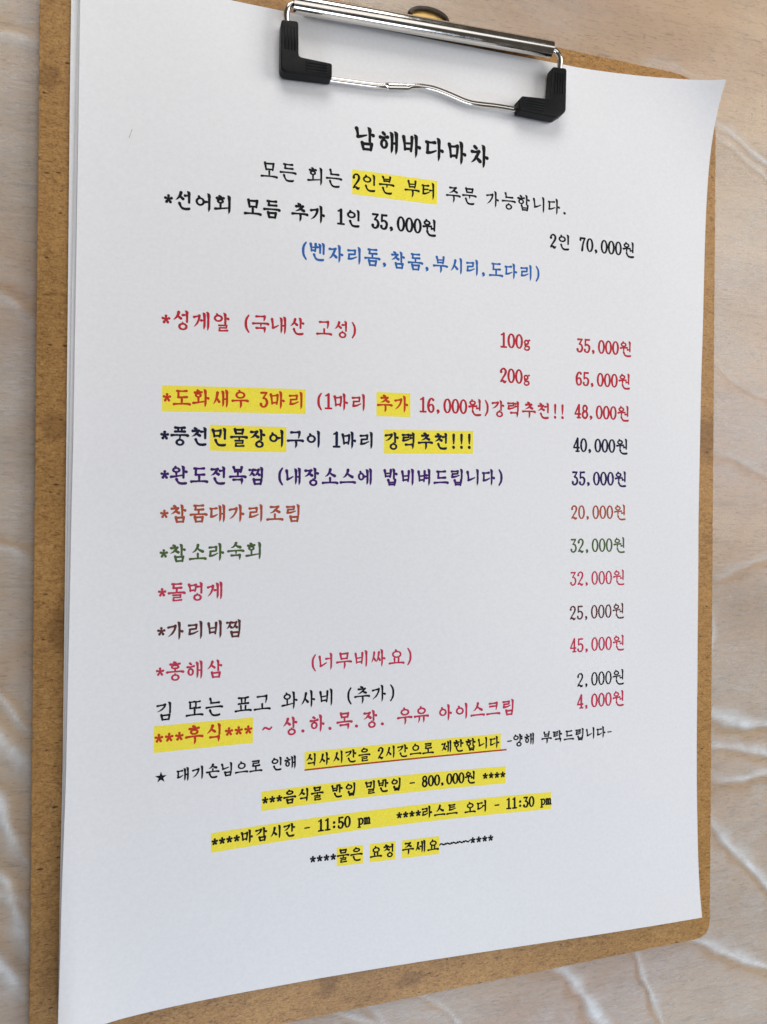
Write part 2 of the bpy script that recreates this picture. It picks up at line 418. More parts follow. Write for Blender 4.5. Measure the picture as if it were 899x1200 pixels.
def film():
    x0, x1, y0, y1, st = -70.0, 320.0, -80.0, 350.0, 0.85
    xs = np.arange(x0, x1 + .1, st); ys = np.arange(y0, y1 + .1, st)
    X, Y = np.meshgrid(xs, ys)
    rng = np.random.RandomState(3)
    Z = np.zeros_like(X)
    for _ in range(26):
        f = rng.uniform(0.02, 0.16); a = rng.uniform(0, 2 * math.pi); p = rng.uniform(0, 6.28)
        Z += 0.012 / f * 0.12 * np.sin((X * math.cos(a) + Y * math.sin(a)) * f + p + 1.4 * np.sin(Y * 0.03 + X * 0.021))
    Z = np.abs(Z) * 0.8
    C = np.zeros_like(X); Q = np.zeros_like(X)
    W = 1 + 0.45 * np.sin(X * 0.23 + 1.3 * np.sin(Y * 0.17)) * np.sin(Y * 0.31 + np.sin(X * 0.21))
    J1 = 1.1 * np.sin(X * 0.33 + Y * 0.11) + 0.7 * np.sin(Y * 0.47 - X * 0.2); J2 = 1.1 * np.sin(Y * 0.29 - X * 0.13 + 1) + 0.7 * np.sin(X * 0.53 + 2)
    for pts, w, h in CREASES:
        c = catmull(pts, 8)
        D = np.full_like(X, 1e9); Tn = np.zeros_like(X); Sd = np.ones_like(X); L = len(c) - 1
        for i in range(L):
            ax, ay = c[i]; bx, by = c[i + 1]; dx, dy = bx - ax, by - ay; l2 = dx*dx + dy*dy + 1e-9
            XX, YY = X + J1 * 0.22, Y + J2 * 0.22
            t_ = np.clip(((XX - ax) * dx + (YY - ay) * dy) / l2, 0, 1)
            d = np.hypot(XX - ax - t_ * dx, YY - ay - t_ * dy)
            m = d < D; D[m] = d[m]; Tn[m] = (i + t_[m]) / L
            Sd[m] = np.sign((XX - ax) * dy - (YY - ay) * dx)[m]
        en = (0.35 + 0.65 * np.sin(np.clip(Tn, 0, 1) * 2.6 + 0.3))
        wv = w * W * (1.25 - 0.5 * Tn)
        Dn = np.where(Sd > 0, D / (wv * 0.55), D / (wv * 1.15))            # a fold is sharp on one side and soft on the other
        Z += 0.32 * h * np.exp(-Dn ** 1.6) * en
        C = np.maximum(C, min(1, h / 1.25) * np.exp(-Dn ** 1.7) * en)
        Q = np.maximum(Q, np.where(Sd > 0, np.exp(-((D - wv * 1.15) / (wv * 0.9)) ** 2), 0) * en)
    Q = np.maximum(Q, 0.8 * np.exp(-((X - 230) / 100) ** 2 - ((Y - 335) / 75) ** 2))
    # flat under the board
    inx = np.clip(np.minimum(X + 9.0, 216 - X) / 3.0, 0, 1); iny = np.clip(np.minimum(Y + 9.0, 302 - Y) / 3.0, 0, 1)
    Z = Z * (1 - inx * iny) + TZ + 0.25
    n, mcols = X.shape
    verts = list(zip(X.ravel().tolist(), Y.ravel().tolist(), Z.ravel().tolist()))
    faces = [(j * mcols + i, j * mcols + i + 1, (j + 1) * mcols + i + 1, (j + 1) * mcols + i) for j in range(n - 1) for i in range(mcols - 1)]
    root = empty('plastic_film', (100, 150, TZ), 'thin clear crinkled plastic film spread over the pale wooden tabletop', 'plastic sheet')
    o = from_verts('film', verts, faces, FILM, root, True)
    o.location = Vector((-100, -150, -TZ)) * S
    at = o.data.attributes.new('crumple', 'FLOAT', 'POINT'); at.data.foreach_set('value', C.ravel())
    at = o.data.attributes.new('tight', 'FLOAT', 'POINT'); at.data.foreach_set('value', Q.ravel())
film()

# ---------------------------------------------------------------- clipboard
clip = empty('clipboard', (103, 147, -4.2), 'brown hardboard clipboard with a chrome wire clip holding the printed menu', 'clipboard')
OFF = Vector((-103, -147, 4.2)) * S
def put(o): o.location = OFF; return o

def board():
    def bx(x, y): return x + 0.006 * (y - 147)
    poly = [(-10.3, -11.0), (217.6, -11.0), (217.6, 303.8), (-10.3, 303.8)]
    poly = [(bx(x, y), y) for x, y in poly]
    poly = rounded(poly, [7, 6.5, 20, 20], 10)
    # a slightly ragged sawn edge
    out = []
    rnd = random.Random(11)
    for i in range(len(poly)):
        a = Vector(poly[i]); b = Vector(poly[(i+1) % len(poly)]); n = max(1, int((b-a).length / 1.1))
        nrm = Vector((-(b-a).y, (b-a).x)).normalized()
        for k in range(n):
            p = a + (b - a) * k / n + nrm * rnd.uniform(-.09, .09); out.append(tuple(p))
    return prism('board', out, -4.2, -1.0, BOARD, clip, 0.3, 2)
put(board())

ANG = math.radians(1.9)
ca, sa = math.cos(ANG), math.sin(ANG)
BX0, BX1 = 60.2, 146.6
def bar_y(x): return 295.7 + (x - 60) * math.tan(ANG)
BZ, BR = 4.6, 2.55

def clip_bar():
    """hood of rolled sheet steel: a C-shaped profile, open at the back underside, with thickness"""
    K = 34
    verts = []; faces = []
    angs = [math.radians(-38 + (256) * k / K) for k in range(K + 1)]       # from back-low over the top to the front-low
    for x, inn in ((BX0, 0), (BX1, 0)):
        for r in (BR, BR - 0.45):
            for a in angs:
                verts.append((x, bar_y(x) + math.cos(a) * r, BZ + math.sin(a) * r))
    n = K + 1
    def f(e, r, k): return e * 2 * n + r * n + k
    for k in range(K):
        faces.append((f(0,0,k), f(0,0,k+1), f(1,0,k+1), f(1,0,k)))
        faces.append((f(0,1,k), f(1,1,k), f(1,1,k+1), f(0,1,k+1)))
        for e in (0, 1): faces.append((f(e,0,k), f(e,1,k), f(e,1,k+1), f(e,0,k+1)))
    for k in (0, K): faces.append((f(0,0,k), f(1,0,k), f(1,1,k), f(0,1,k)))
    o = from_verts('clip_bar', verts, faces, CHROME, clip, True)
    bm = bmesh.new(); bm.from_mesh(o.data); bmesh.ops.recalc_face_normals(bm, faces=bm.faces); bm.to_mesh(o.data); bm.free()
    try: o.data.set_sharp_from_angle(angle=math.radians(50))
    except Exception: pass
    put(o)
    # base plate the bar is hinged on, riveted to the board
    pl = [(BX0 + 4, bar_y(64) + 0.6), (BX1 - 2.5, bar_y(144) - 0.4), (BX1 - 3, bar_y(144) + 3.2), (BX0 + 4, bar_y(64) + 3.0)]
    put(prism('base_plate', rounded(pl, [1.5]*4), 0.75, 1.35, CHROME, clip, 0.15, 2))
    foot = [(BX0 + 14, bar_y(74) + 0.8), (BX1 - 14, bar_y(132) + 0.8), (BX1 - 14, bar_y(132) + 5), (BX0 + 14, bar_y(74) + 5)]
    put(prism('mounting_foot', rounded(foot, [1.5]*4), -1.0, 0.75, CHROME, clip, 0.15, 2))
clip_bar()

# spring-wire lever
wire = [(66, 296.0, 4.6), (62, 295.8, 4.6), (59.4, 295.0, 4.6), (58.3, 292.6, 4.1), (58.8, 288.5, 3.0), (58.9, 283, 2.6), (59.2, 279.0, 2.2),
        (60.2, 277.4, 2.0), (62, 276.9, 1.9), (68, 276.7, 1.8), (74, 276.9, 1.75), (82, 277.3, 1.7), (88, 277.7, 1.65), (91, 278.2, 1.6), (97.5, 279.2, 1.6),
        (101, 279.9, 1.6), (106, 280.0, 1.6), (111, 279.2, 1.55), (117, 277.9, 1.5), (121, 277.7, 1.5), (128, 278.0, 1.7), (136, 278.1, 1.8), (143, 278.2, 2.0),
        (147.5, 278.6, 2.1), (149.4, 280.4, 2.3), (149.8, 284, 2.6), (150.0, 289, 3.0), (150.3, 293.6, 3.9), (149.9, 296.6, 4.5), (147.8, 298.5, 4.6), (142, 298.4, 4.6)]
wp = catmull(wire, 7)
L0 = [0]
for a, b in zip(wp, wp[1:]): L0.append(L0[-1] + (Vector(b) - Vector(a)).length)
def press(t, r):
    i = int(round(t * (len(wp) - 1))); x, y, z = wp[i]
    if 90.3 < x < 97.6 and y < 285: return (r * 1.25, r * 0.66)
    return (r, r)
wo = put(tube('wire_lever', wp, 0.92, CHROME, clip, 18, press))

def grip(name, poly, radii, z0, z1, ribs, parent):
    o = prism(name, rounded(poly, radii, 7), z0, z1, RUBBER, parent, 0.55, 4)
    bm = bmesh.new(); bm.from_mesh(o.data)
    for (xa, ya, xb, yb) in ribs:
        d = Vector((xb - xa, yb - ya)); L = d.length; d.normalize(); nn = Vector((-d.y, d.x))
        prof = [(-0.30, 0.0), (-0.16, 0.24), (0.16, 0.24), (0.30, 0.0)]
        rows_ = []
        for s_, k in ((0, 0.2), (0.25, 1), (L - 0.25, 1), (L, 0.2)):
            rows_.append([bm.verts.new(((xa + d.x*s_ + nn.x*w)*S, (ya + d.y*s_ + nn.y*w)*S, (z1 - 0.02 + h*k)*S)) for w, h in prof])
        for a, b in zip(rows_, rows_[1:]):
            for k in range(3): bm.faces.new((a[k], b[k], b[k+1], a[k+1]))
        bm.faces.new(rows_[0]); bm.faces.new(rows_[-1][::-1])
    bm.to_mesh(o.data); bm.free()
    o.data.polygons.foreach_set('use_smooth', [True]*len(o.data.polygons))
    try: o.data.set_sharp_from_angle(angle=math.radians(38))
    except Exception: pass
    return o
gL = [(56.5, 274.6), (72.1, 275.5), (72.1, 280.0), (61.9, 280.2), (61.8, 290.7), (56.7, 290.2)]
ribL = [(57.9 + 0.95 * k, 281.6, 57.9 + 0.95 * k, 288.6) for k in range(4)] + [(64.0, 276.35 + 0.85 * k + .05, 70.6, 276.65 + 0.85 * k) for k in range(4)]
grip('rubber_grip', gL, [2.2, .7, .7, 1.0, .9, .9], 0.9, 4.9, ribL, wo)
gR = [(134.9, 276.3), (148.6, 276.1), (152.2, 278.6), (152.5, 293.2), (147.2, 292.9), (146.2, 282.0), (136.0, 281.2), (134.6, 279.6)]
ribR = [(148.1 + 0.95 * k, 284.2, 148.25 + 0.95 * k, 291.2) for k in range(4)] + [(137.2, 277.5 + 0.85 * k, 143.9, 277.6 + 0.85 * k) for k in range(4)]
grip('rubber_grip', gR, [.7, 2.4, 2.4, .9, .9, 1.0, .7, .5], 0.9, 4.9, ribR, wo)

# brass hanging tab behind the bar
def tab():
    cx, cy, rx, ry = 105.0, 303.7, 6.4, 2.5
    pts = [(cx + rx * math.cos(a), cy + ry * math.sin(a), -0.3 + 0.4 * math.sin(a)) for a in [math.pi * k / 24 for k in range(25)]]
    ring = put(tube('hanging_tab', pts, 0.75, DARKMETAL, clip, 12))
    n = 24; verts = []; faces = []
    for j, q in enumerate((1.0, 0.8, 0.5, 0.0)):
        for k in range(n + 1):
            a = math.pi * k / n
            verts.append((cx + rx * .93 * math.cos(a), cy + ry * math.sin(a) * q, -0.7 + 0.4 * math.sin(a) * q + 0.3 * (1 - q)))
    for j in range(3):
        for k in range(n): a = j*(n+1)+k; faces.append((a, a+1, a+n+2, a+n+1))
    o = from_verts('brass_plate', verts, faces, BRASS, ring, True)
tab()

# ---------------------------------------------------------------- menu sheets
menu = empty('menu_sheet', (105, 148, 0), 'white menu sheet on top, Korean text and won prices in coloured ink with yellow highlights', 'menu')
MOFF = Vector((-105, -148, 0)) * S
o = sheet('paper', XL, 0.0, 0.0, 0.0, 1.0, PAPER, menu); o.location = MOFF
u1 = sheet('paper_sheet', XM, 1.2, 1.0, -0.40, 0.55, PAPER)
u1['label'] = 'second white sheet, a hairline edge just left of the menu sheet'; u1['category'] = 'paper'
u2 = sheet('paper_sheet', XU, 1.8, 1.6, -0.66, 0.30, PAPER)
u2['label'] = 'lowest white sheet, its bluish left margin showing between the menu and the bare board'; u2['category'] = 'paper'

# a tiny pencil tick on the sheet
for (mx, my, dx, dy) in ((14.0, 250.6, 0.9, 2.6),):
    vs_ = [(mx, my, 0), (mx + .12, my - .05, 0), (mx + dx + .1, my + dy, 0), (mx + dx - .05, my + dy, 0)]
    tk = from_verts('pencil_tick', [(x, y, H(x, y) + .02) for x, y, z in vs_], [(0, 1, 2, 3)], mat_ink('pencil_grey', (150, 148, 148)), menu); tk.location = MOFF

# ---------------------------------------------------------------- brush lettering
# Every stroke is a list of (x, y, weight) in a unit box; boxes are placed in the em cell.
def ringpts(cx, cy, rx, ry, n=14, w=(0.95, 0.75)):
    return [(cx + rx * math.cos(a), cy + ry * math.sin(a), w[0] + (w[1]-w[0]) * abs(math.sin(a)) ** 2)
            for a in [math.pi / 2 + 2 * math.pi * k / n for k in range(n + 1)]]
CONS = {
 # key + v: beside an upright vowel, key + h: above a flat vowel, key + f: as a final
 'ㄱv': [[(0,.80,1.1),(.4,.86,.75),(.82,.90,1.1)], [(.86,.93,1.2),(.78,.62,.9),(.45,.25,.75),(.0,.0,.2)]],
 'ㄱh': [[(.0,.86,1.1),(.45,.88,.7),(.9,.92,1.1)], [(.92,.95,1.2),(.92,.5,.9),(.84,.02,.5)]],
 'ㄱf': [[(.0,.86,1.1),(.45,.88,.7),(.9,.92,1.1)], [(.92,.95,1.2),(.93,.5,.95),(.9,-.1,.35)]],
 'ㄴv': [[(-.02,1,1.3),(.08,.6,.85),(.12,.2,1.0)], [(.1,.14,1.1),(.45,.22,.85),(1.02,.42,.5)]],
 'ㄴh': [[(.05,1,1.25),(.12,.5,.85),(.14,.12,1.0)], [(.12,.1,1.1),(.5,.1,.8),(1,.12,1.1)]],
 'ㄴf': [[(-.02,1.0,1.15),(.10,.5,.85),(.28,.14,.95),(.6,.02,1.0),(1,.10,1.05),(1.08,.24,.55)]],
 'ㄷv': [[(0,.90,1.1),(.45,.90,.7),(.92,.94,1.1)], [(.16,.9,.9),(.12,.2,.95)], [(.1,.12,1.1),(.5,.16,.85),(1.05,.34,.5)]],
 'ㄷh': [[(.02,.92,1.1),(.5,.90,.7),(.95,.95,1.1)], [(.16,.9,.9),(.14,.15,.9)], [(.12,.08,1.0),(.5,.08,.8),(.98,.12,1.1)]],
 'ㄹv': [[(0,.90,1.1),(.45,.92,.7),(.86,.95,1.1)], [(.88,.95,1.0),(.84,.56,.8)], [(.1,.52,.9),(.84,.56,.75)], [(.12,.52,.9),(.08,.14,.9)], [(.06,.08,1.1),(.5,.12,.85),(1.05,.32,.5)]],
 'ㄹh': [[(.05,.93,1.0),(.9,.95,.9)], [(.9,.97,1.0),(.88,.56,.8)], [(.1,.54,.8),(.88,.56,.75)], [(.12,.54,.9),(.1,.14,.9)], [(.08,.08,1.0),(.5,.07,.8),(.98,.14,1.1)]],
 'ㅁv': [[(.02,.98,1.25),(.14,.55,.85),(.2,.06,.85)], [(.1,.84,.85),(.5,.86,.7),(.92,.93,1.1)], [(.92,.95,1.1),(.90,.5,.85),(.80,.05,.8)], [(.18,.14,.8),(.82,.20,.8)]],
 'ㅁh': [[(.04,.98,1.2),(.16,.05,.85)], [(.08,.86,.85),(.92,.92,.95)], [(.92,.95,1.1),(.84,.05,.8)], [(.16,.10,.8),(.85,.14,.8)]],
 'ㅂv': [[(.02,1.02,1.25),(.12,.5,.85),(.16,.08,.85)], [(.90,1.06,1.2),(.88,.5,.85),(.80,.02,.8)], [(.1,.54,.7),(.85,.60,.7)], [(.16,.14,.8),(.82,.18,.8)]],
 'ㅅv': [[(.62,1.02,1.3),(.52,.68,1.0),(.28,.28,.75),(.0,.02,.2)], [(.48,.58,.6),(.66,.40,1.0),(.88,.22,1.2)]],
 'ㅅh': [[(.50,1.04,1.3),(.42,.66,1.0),(.20,.25,.75),(-.05,.05,.25)], [(.42,.62,.6),(.68,.34,1.0),(.98,.14,1.3)]],
 'ㅇv': [ringpts(.5,.46,.44,.42), [(.34,1.08,1.0),(.50,.90,.6)]],
 'ㅇh': [ringpts(.5,.46,.44,.42), [(.38,1.10,1.0),(.52,.90,.6)]],
 'ㅇf': [ringpts(.5,.44,.44,.42), [(.46,1.04,.7),(.54,.86,.6)]],
 'ㅈv': [[(.06,.86,1.2),(.45,.86,.75),(.84,.92,1.15)], [(.80,.90,1.0),(.58,.52,.95),(.30,.20,.7),(-.02,.02,.2)], [(.46,.50,.6),(.68,.34,1.0),(.94,.18,1.25)]],
 'ㅊv': [[(.34,1.10,1.1),(.52,1.0,1.1)], [(.06,.74,1.15),(.45,.74,.75),(.84,.80,1.1)], [(.80,.78,1.0),(.58,.46,.95),(.30,.18,.7),(-.02,.0,.2)], [(.46,.44,.6),(.68,.28,1.0),(.94,.14,1.25)]],
 'ㅋv': [[(0,.80,1.1),(.4,.86,.75),(.82,.90,1.1)], [(.86,.93,1.2),(.78,.62,.9),(.45,.25,.75),(.0,.0,.2)], [(.05,.48,1.0),(.74,.54,.7)]],
 'ㅌv': [[(0,.95,1.1),(.45,.93,.7),(.90,.97,1.1)], [(.1,.54,.8),(.84,.58,.8)], [(.14,.95,.9),(.12,.2,.95)], [(.1,.10,1.1),(.5,.14,.85),(1.05,.32,.5)]],
 'ㅍv': [[(.02,.90,1.1),(.5,.88,.75),(.98,.94,1.1)], [(.30,.86,1.0),(.34,.16,.7)], [(.70,.88,1.0),(.66,.16,.7)], [(0,.10,1.0),(.5,.12,.8),(1.0,.14,1.1)]],
 'ㅎv': [[(.36,1.12,1.1),(.54,1.02,1.0)], [(.0,.76,1.2),(.45,.76,.75),(.94,.84,1.1)], ringpts(.48,.28,.34,.30)],
}
for a, b in (('ㄷf','ㄷh'),('ㄹf','ㄹh'),('ㅁf','ㅁh'),('ㅂh','ㅂv'),('ㅂf','ㅂv'),('ㅈh','ㅈv'),('ㅊh','ㅊv'),('ㅋh','ㄱh'),('ㅌh','ㅌv'),('ㅍh','ㅍv'),('ㅎh','ㅎv')):
    CONS[a] = CONS[b]
CONS['ㅋh'] = CONS['ㄱh'] + [[(.05,.46,1.0),(.88,.50,.7)]]
for k in ('ㄹf',): CONS[k] = [[(x, (y - .5) * 1.12 + .5, w * .8) for x, y, w in st] for st in CONS[k]]
for d, s in (('ㅆ','ㅅ'),('ㅉ','ㅈ'),('ㄸ','ㄷ')):
    for k in 'vh':
        CONS[d + k] = [[(x * .5 + off, y, w * .92) for x, y, w in st] for off in (-.03, .53) for st in CONS[s + k]]
INI = 'ㄱㄲㄴㄷㄸㄹㅁㅂㅃㅅㅆㅇㅈㅉㅊㅋㅌㅍㅎ'
MED = 'ㅏㅐㅑㅒㅓㅔㅕㅖㅗㅘㅙㅚㅛㅜㅝㅞㅟㅠㅡㅢㅣ'
FIN = ['', 'ㄱ','ㄲ','ㄳ','ㄴ','ㄵ','ㄶ','ㄷ','ㄹ','ㄺ','ㄻ','ㄼ','ㄽ','ㄾ','ㄿ','ㅀ','ㅁ','ㅂ','ㅄ','ㅅ','ㅆ','ㅇ','ㅈ','ㅊ','ㅋ','ㅌ','ㅍ','ㅎ']

def stem(x, y0, y1, tail=True):
    L = y1 - y0
    if tail: return [(x-.075, y1+.01, .55), (x-.005, y1-.06, 1.25), (x+.012, y1-.3*L, .98), (x+.012, y0+.35*L, .95), (x, y0+.14*L, .8), (x-.03, y0-.01, .12)]
    return [(x-.075, y1+.01, .55), (x-.005, y1-.06, 1.25), (x+.010, y1-.4*L, .95), (x+.005, y0, .9)]
def flat(x0, x1, y):
    return [(x0, y-.015, 1.15), (x0+.12, y-.002, .85), ((x0+x1)/2, y+.012, .72), (x1-.12, y+.012, .95), (x1, y-.012, 1.2)]
def tickr(x, y, L=.17): return [(x, y, .6), (x+L*.55, y+.012, .85), (x+L, y-.01, 1.2)]
def tickl(x, y, L=.17): return [(x-L, y+.005, 1.1), (x-L*.4, y+.012, .7), (x, y+.01, .6)]

def place(strokes, box):
    x0, x1, y0, y1 = box
    return [[(x0 + x * (x1-x0), y0 + y * (y1-y0), w) for x, y, w in st] for st in strokes]

def hangul(ch):
    code = ord(ch) - 0xAC00
    i, m, f = INI[code // 588], MED[(code % 588) // 28], FIN[code % 28]
    out = []
    fin = bool(f)
    if m in 'ㅏㅑㅓㅕㅣㅐㅔ':
        y0, y1 = (.42, .97) if fin else (.03, .96)
        two = m in 'ㅐㅔ'
        sxp = .80 if m in 'ㅓㅕㅣ' else .68
        if two: sxp = .84
        ib = {'ㅏ':(.06,.52), 'ㅑ':(.06,.52), 'ㅓ':(.07,.52), 'ㅕ':(.07,.54), 'ㅣ':(.10,.60), 'ㅐ':(.06,.44), 'ㅔ':(.06,.40)}[m]
        if i in 'ㅆㅉㄸ': ib = (ib[0]-.03, ib[1]+.05)
        iy = (.50, .89) if fin else (.26, .82)
        if i == 'ㅇ': iy = (.54, .88) if fin else (.34, .76)
        if i == 'ㅎ': iy = (.46, .86) if fin else (.26, .80)
        if i in 'ㅅㅈㅊㄱㅋ' and not fin: iy = (.20, .82)
        if i == 'ㄴ' and m == 'ㅓ': ib, iy = (.07, .50), (iy[0] - .08, iy[1])
        out += place(CONS[i + 'v'], (ib[0], ib[1], iy[0], iy[1]))
        out.append(stem(sxp, y0, y1, not fin))
        mid = (y0 + y1) / 2 + (.0 if fin else -.02)
        if m == 'ㅏ': out.append(tickr(sxp, mid))
        if m == 'ㅑ': out += [tickr(sxp, mid + .08), tickr(sxp, mid - .09)]
        if m == 'ㅓ': out.append(tickl(sxp, mid + (.19 if i == 'ㄴ' else .06), .32 if i == 'ㄴ' else .22))
        if m == 'ㅕ': out += [tickl(sxp, mid + .14, .19), tickl(sxp, mid - .02, .19)]
        if m == 'ㅐ': out += [stem(.62, y0 + .04, y1 - .05, not fin), [(.62, mid, .7), (.84, mid + .02, .8)]]
        if m == 'ㅔ': out += [stem(.63, y0 + .04, y1 - .05, not fin), tickl(.63, mid + .05, .17)]
        if fin:
            fb = (.30, .82, .04, .33)
            if f == 'ㅇ': fb = (.36, .80, .02, .36)
            if f == 'ㄴ': fb = (.28, .80, .06, .34)
            if f == 'ㄱ': fb = (.28, .80, .08, .32)
            out += place(CONS[f + 'f'], fb)
    elif m in 'ㅗㅛㅜㅠㅡ':
        if not fin:
            if m in 'ㅗㅛ':
                out += place(CONS[i + 'h'], (.22, .80, .50 if i != 'ㅇ' else .48, .90 if i != 'ㅇ' else .86)); out.append(flat(.05, .95, .17))
                out += [[(.5, .44, 1.0), (.5, .18, .8)]] if m == 'ㅗ' else [[(.36, .42, 1.0), (.38, .18, .7)], [(.64, .42, 1.0), (.62, .18, .7)]]
            elif m in 'ㅜㅠ':
                out += place(CONS[i + 'h'], (.24, .78, .56, .92)); out.append(flat(.05, .95, .42))
                if m == 'ㅜ': out.append([(.53, .42, 1.0), (.55, .24, .95), (.53, .12, .8), (.49, .0, .12)])
                else: out += [[(.36, .42, .9), (.36, .22, .8), (.28, .04, .12)], [(.66, .42, .95), (.67, .2, .9), (.64, .02, .12)]]
            else:
                out += place(CONS[i + 'h'], (.22, .80, .44, .88)); out.append(flat(.05, .95, .20))
        else:
            out += place(CONS[i + 'h'], (.24, .78, .70, .96) if i not in 'ㅊㅎ' else (.24, .78, .64, .93))
            if m in 'ㅗㅛ':
                out.append(flat(.05, .95, .46)); out.append([(.5, .66, .9), (.5, .47, .7)])
            elif m == 'ㅜ':
                out.append(flat(.05, .95, .54)); out.append([(.52, .54, .9), (.51, .38, .5)])
            else: out.append(flat(.05, .95, .50))
            fb = (.26, .78, .04, .34)
            if f == 'ㅇ': fb = (.30, .72, .02, .34)
            if f == 'ㄱ': fb = (.24, .78, .08, .32)
            out += place(CONS[f + 'f'], fb)
    else:                                                    # ㅘ ㅚ ㅝ
        lift = .12 if fin else 0
        y0, y1 = (.36, .97) if fin else (.03, .96)
        out += place(CONS[i + 'h'], (.12, .52, .58 + lift*.6, .88 + lift*.2))
        sxp = .72 if m == 'ㅘ' else .82
        if m in 'ㅘㅚ':
            yb = .26 + lift * 1.3
            out.append([(.02, yb-.02, 1.1), (.3, yb+.01, .75), (sxp - .08, yb+.07, .6)]); out.append([(.32, .52 + lift*.7, .9), (.32, yb, .7)])
        else:
            yb = .44 + lift * .9
            out.append([(.07, yb-.01, 1.1), (.3, yb+.02, .75), (.60, yb+.03, 1.0)]); out.append([(.32, yb, .9), (.33, yb-.14, .8), (.29, yb-.24, .2)])
            out.append(tickl(sxp, yb - .10, .18))
        out.append(stem(sxp, y0, y1, not fin))
        if m == 'ㅘ': out.append(tickr(sxp, (y0+y1)/2 + .02))
        if fin:
            fb = (.34, .86, .04, .27) if f == 'ㄴ' else (.34, .8, .02, .32)
            out += place(CONS[f + 'f'], fb)
    return [[(x * .88 + .05, y, w) for x, y, w in st] for st in out]

def arc(cx, cy, rx, ry, a0, a1, w=(1, 1), n=10):
    return [(cx + rx * math.cos(math.radians(a0 + (a1-a0) * k / n)), cy + ry * math.sin(math.radians(a0 + (a1-a0) * k / n)), w[0] + (w[1]-w[0]) * k / n) for k in range(n + 1)]
# half-width characters; x runs 0..0.5 em, y in em
B, T_ = .17, .88
ASC = {
 '0': [[(.25 + .165*math.cos(a), .525 + .345*math.sin(a), .62 + .4*abs(math.cos(a))) for a in [math.pi/2 + 2*math.pi*k/20 for k in range(21)]]],
 '1': [[(.12,.80,.6),(.25,.86,.8)], [(.27,.88,1.0),(.27,.19,1.0)], [(.11,.18,.75),(.42,.18,.75)]],
 '2': [[(.11,.70,1.3),(.12,.79,.8),(.2,.86,.75),(.30,.86,.85),(.385,.76,1.05),(.36,.60,1.0),(.24,.42,.75),(.11,.24,.6)], [(.10,.20,.8),(.2,.24,.9),(.32,.17,1.2),(.40,.22,.6)]],
 '3': [[(.11,.85,.9),(.38,.86,.7)], [(.38,.86,.7),(.21,.60,.7)], [(.21,.59,.7),(.33,.56,.85),(.40,.40,1.0),(.34,.23,.95),(.22,.17,.75),(.12,.22,.9),(.10,.30,1.2)]],
 '4': [[(.31,.88,.8),(.08,.40,.75)], [(.08,.38,.8),(.42,.38,.8)], [(.32,.88,1.05),(.32,.19,1.0)], [(.22,.18,.7),(.42,.18,.7)]],
 '5': [[(.14,.85,.8),(.38,.86,.9)], [(.14,.86,.9),(.13,.54,.8)], [(.13,.54,.7),(.25,.59,.8),(.38,.50,1.0),(.39,.34,1.0),(.32,.20,.9),(.20,.17,.75),(.11,.23,.9),(.10,.30,1.1)]],
 '6': [[(.37,.80,1.1),(.28,.87,.7),(.18,.80,.9),(.105,.62,1.05),(.10,.40,1.05),(.16,.22,.9),(.26,.17,.7),(.36,.24,.9),(.39,.38,1.0),(.34,.52,.85),(.24,.56,.7),(.13,.46,.7)]],
 '7': [[(.11,.76,1.1),(.11,.86,.8)], [(.11,.86,.9),(.39,.86,.9)], [(.39,.86,.7),(.28,.56,.85),(.22,.19,1.1)]],
 '8': [[(.25 + .125*math.cos(a), .705 + .155*math.sin(a), .9) for a in [2*math.pi*k/14 for k in range(15)]], [(.25 + .15*math.cos(a), .355 + .185*math.sin(a), .95) for a in [2*math.pi*k/14 for k in range(15)]]],
 'g': [[(.22 + .115*math.cos(a), .50 + .115*math.sin(a), .85) for a in [2*math.pi*k/14 for k in range(15)]], [(.31,.60,.6),(.42,.63,.9)], [(.14,.40,.7),(.12,.32,.8),(.22,.27,.85),(.36,.25,.9),(.41,.15,.85),(.32,.05,.8),(.18,.05,.75),(.10,.12,.7),(.16,.24,.6)]],
 'p': [[(.06,.62,.7),(.14,.62,.8)], [(.15,.62,1.0),(.15,.0,1.0)], [(.06,-.02,.7),(.24,-.02,.7)], [(.15,.54,.7),(.27,.64,.85),(.41,.52,1.0),(.41,.32,1.0),(.28,.19,.8),(.15,.28,.7)]],
 'm': [[(.02,.62,.7),(.08,.62,.8)], [(.09,.62,1.),(.09,.19,1.)], [(.09,.52,.6),(.18,.63,.9),(.24,.54,1.),(.245,.19,1.)], [(.25,.52,.6),(.34,.63,.9),(.41,.54,1.),(.41,.19,1.)], [(.02,.18,.7),(.15,.18,.7)], [(.19,.18,.7),(.30,.18,.7)], [(.35,.18,.7),(.48,.18,.7)]],
 ',': [[(.17,.20,1.5),(.20,.13,1.2),(.13,.04,.4)]], '.': [[(.16,.17,1.35),(.18,.155,1.35)]],
 '(': [[(.36,.95,.7),(.24,.74,1.0),(.21,.50,1.1),(.24,.26,1.0),(.36,.04,.7)]], ')': [[(.14,.95,.7),(.26,.74,1.0),(.29,.50,1.1),(.26,.26,1.0),(.14,.04,.7)]],
 '!': [[(.25,.90,1.25),(.25,.60,1.05),(.25,.36,.55)], [(.245,.16,1.35),(.255,.14,1.35)]],
 ':': [[(.25,.60,1.4),(.25,.585,1.4)], [(.25,.27,1.4),(.25,.255,1.4)]],
 '-': [[(.09,.48,.75),(.41,.49,.75)]], '~': [[(.02,.44,.7),(.13,.53,.85),(.25,.48,.85),(.37,.43,.85),(.48,.53,.7)]],
}
ASC['9'] = [[(.5 - x, 1.05 - y, w) for x, y, w in st] for st in ASC['6']]
ASC['*'] = [[(.25, .52, .55), (.25 + .155 * math.cos(math.radians(90 + 72 * k)), .50 + .18 * math.sin(math.radians(90 + 72 * k)), 1.1)] for k in range(5)]

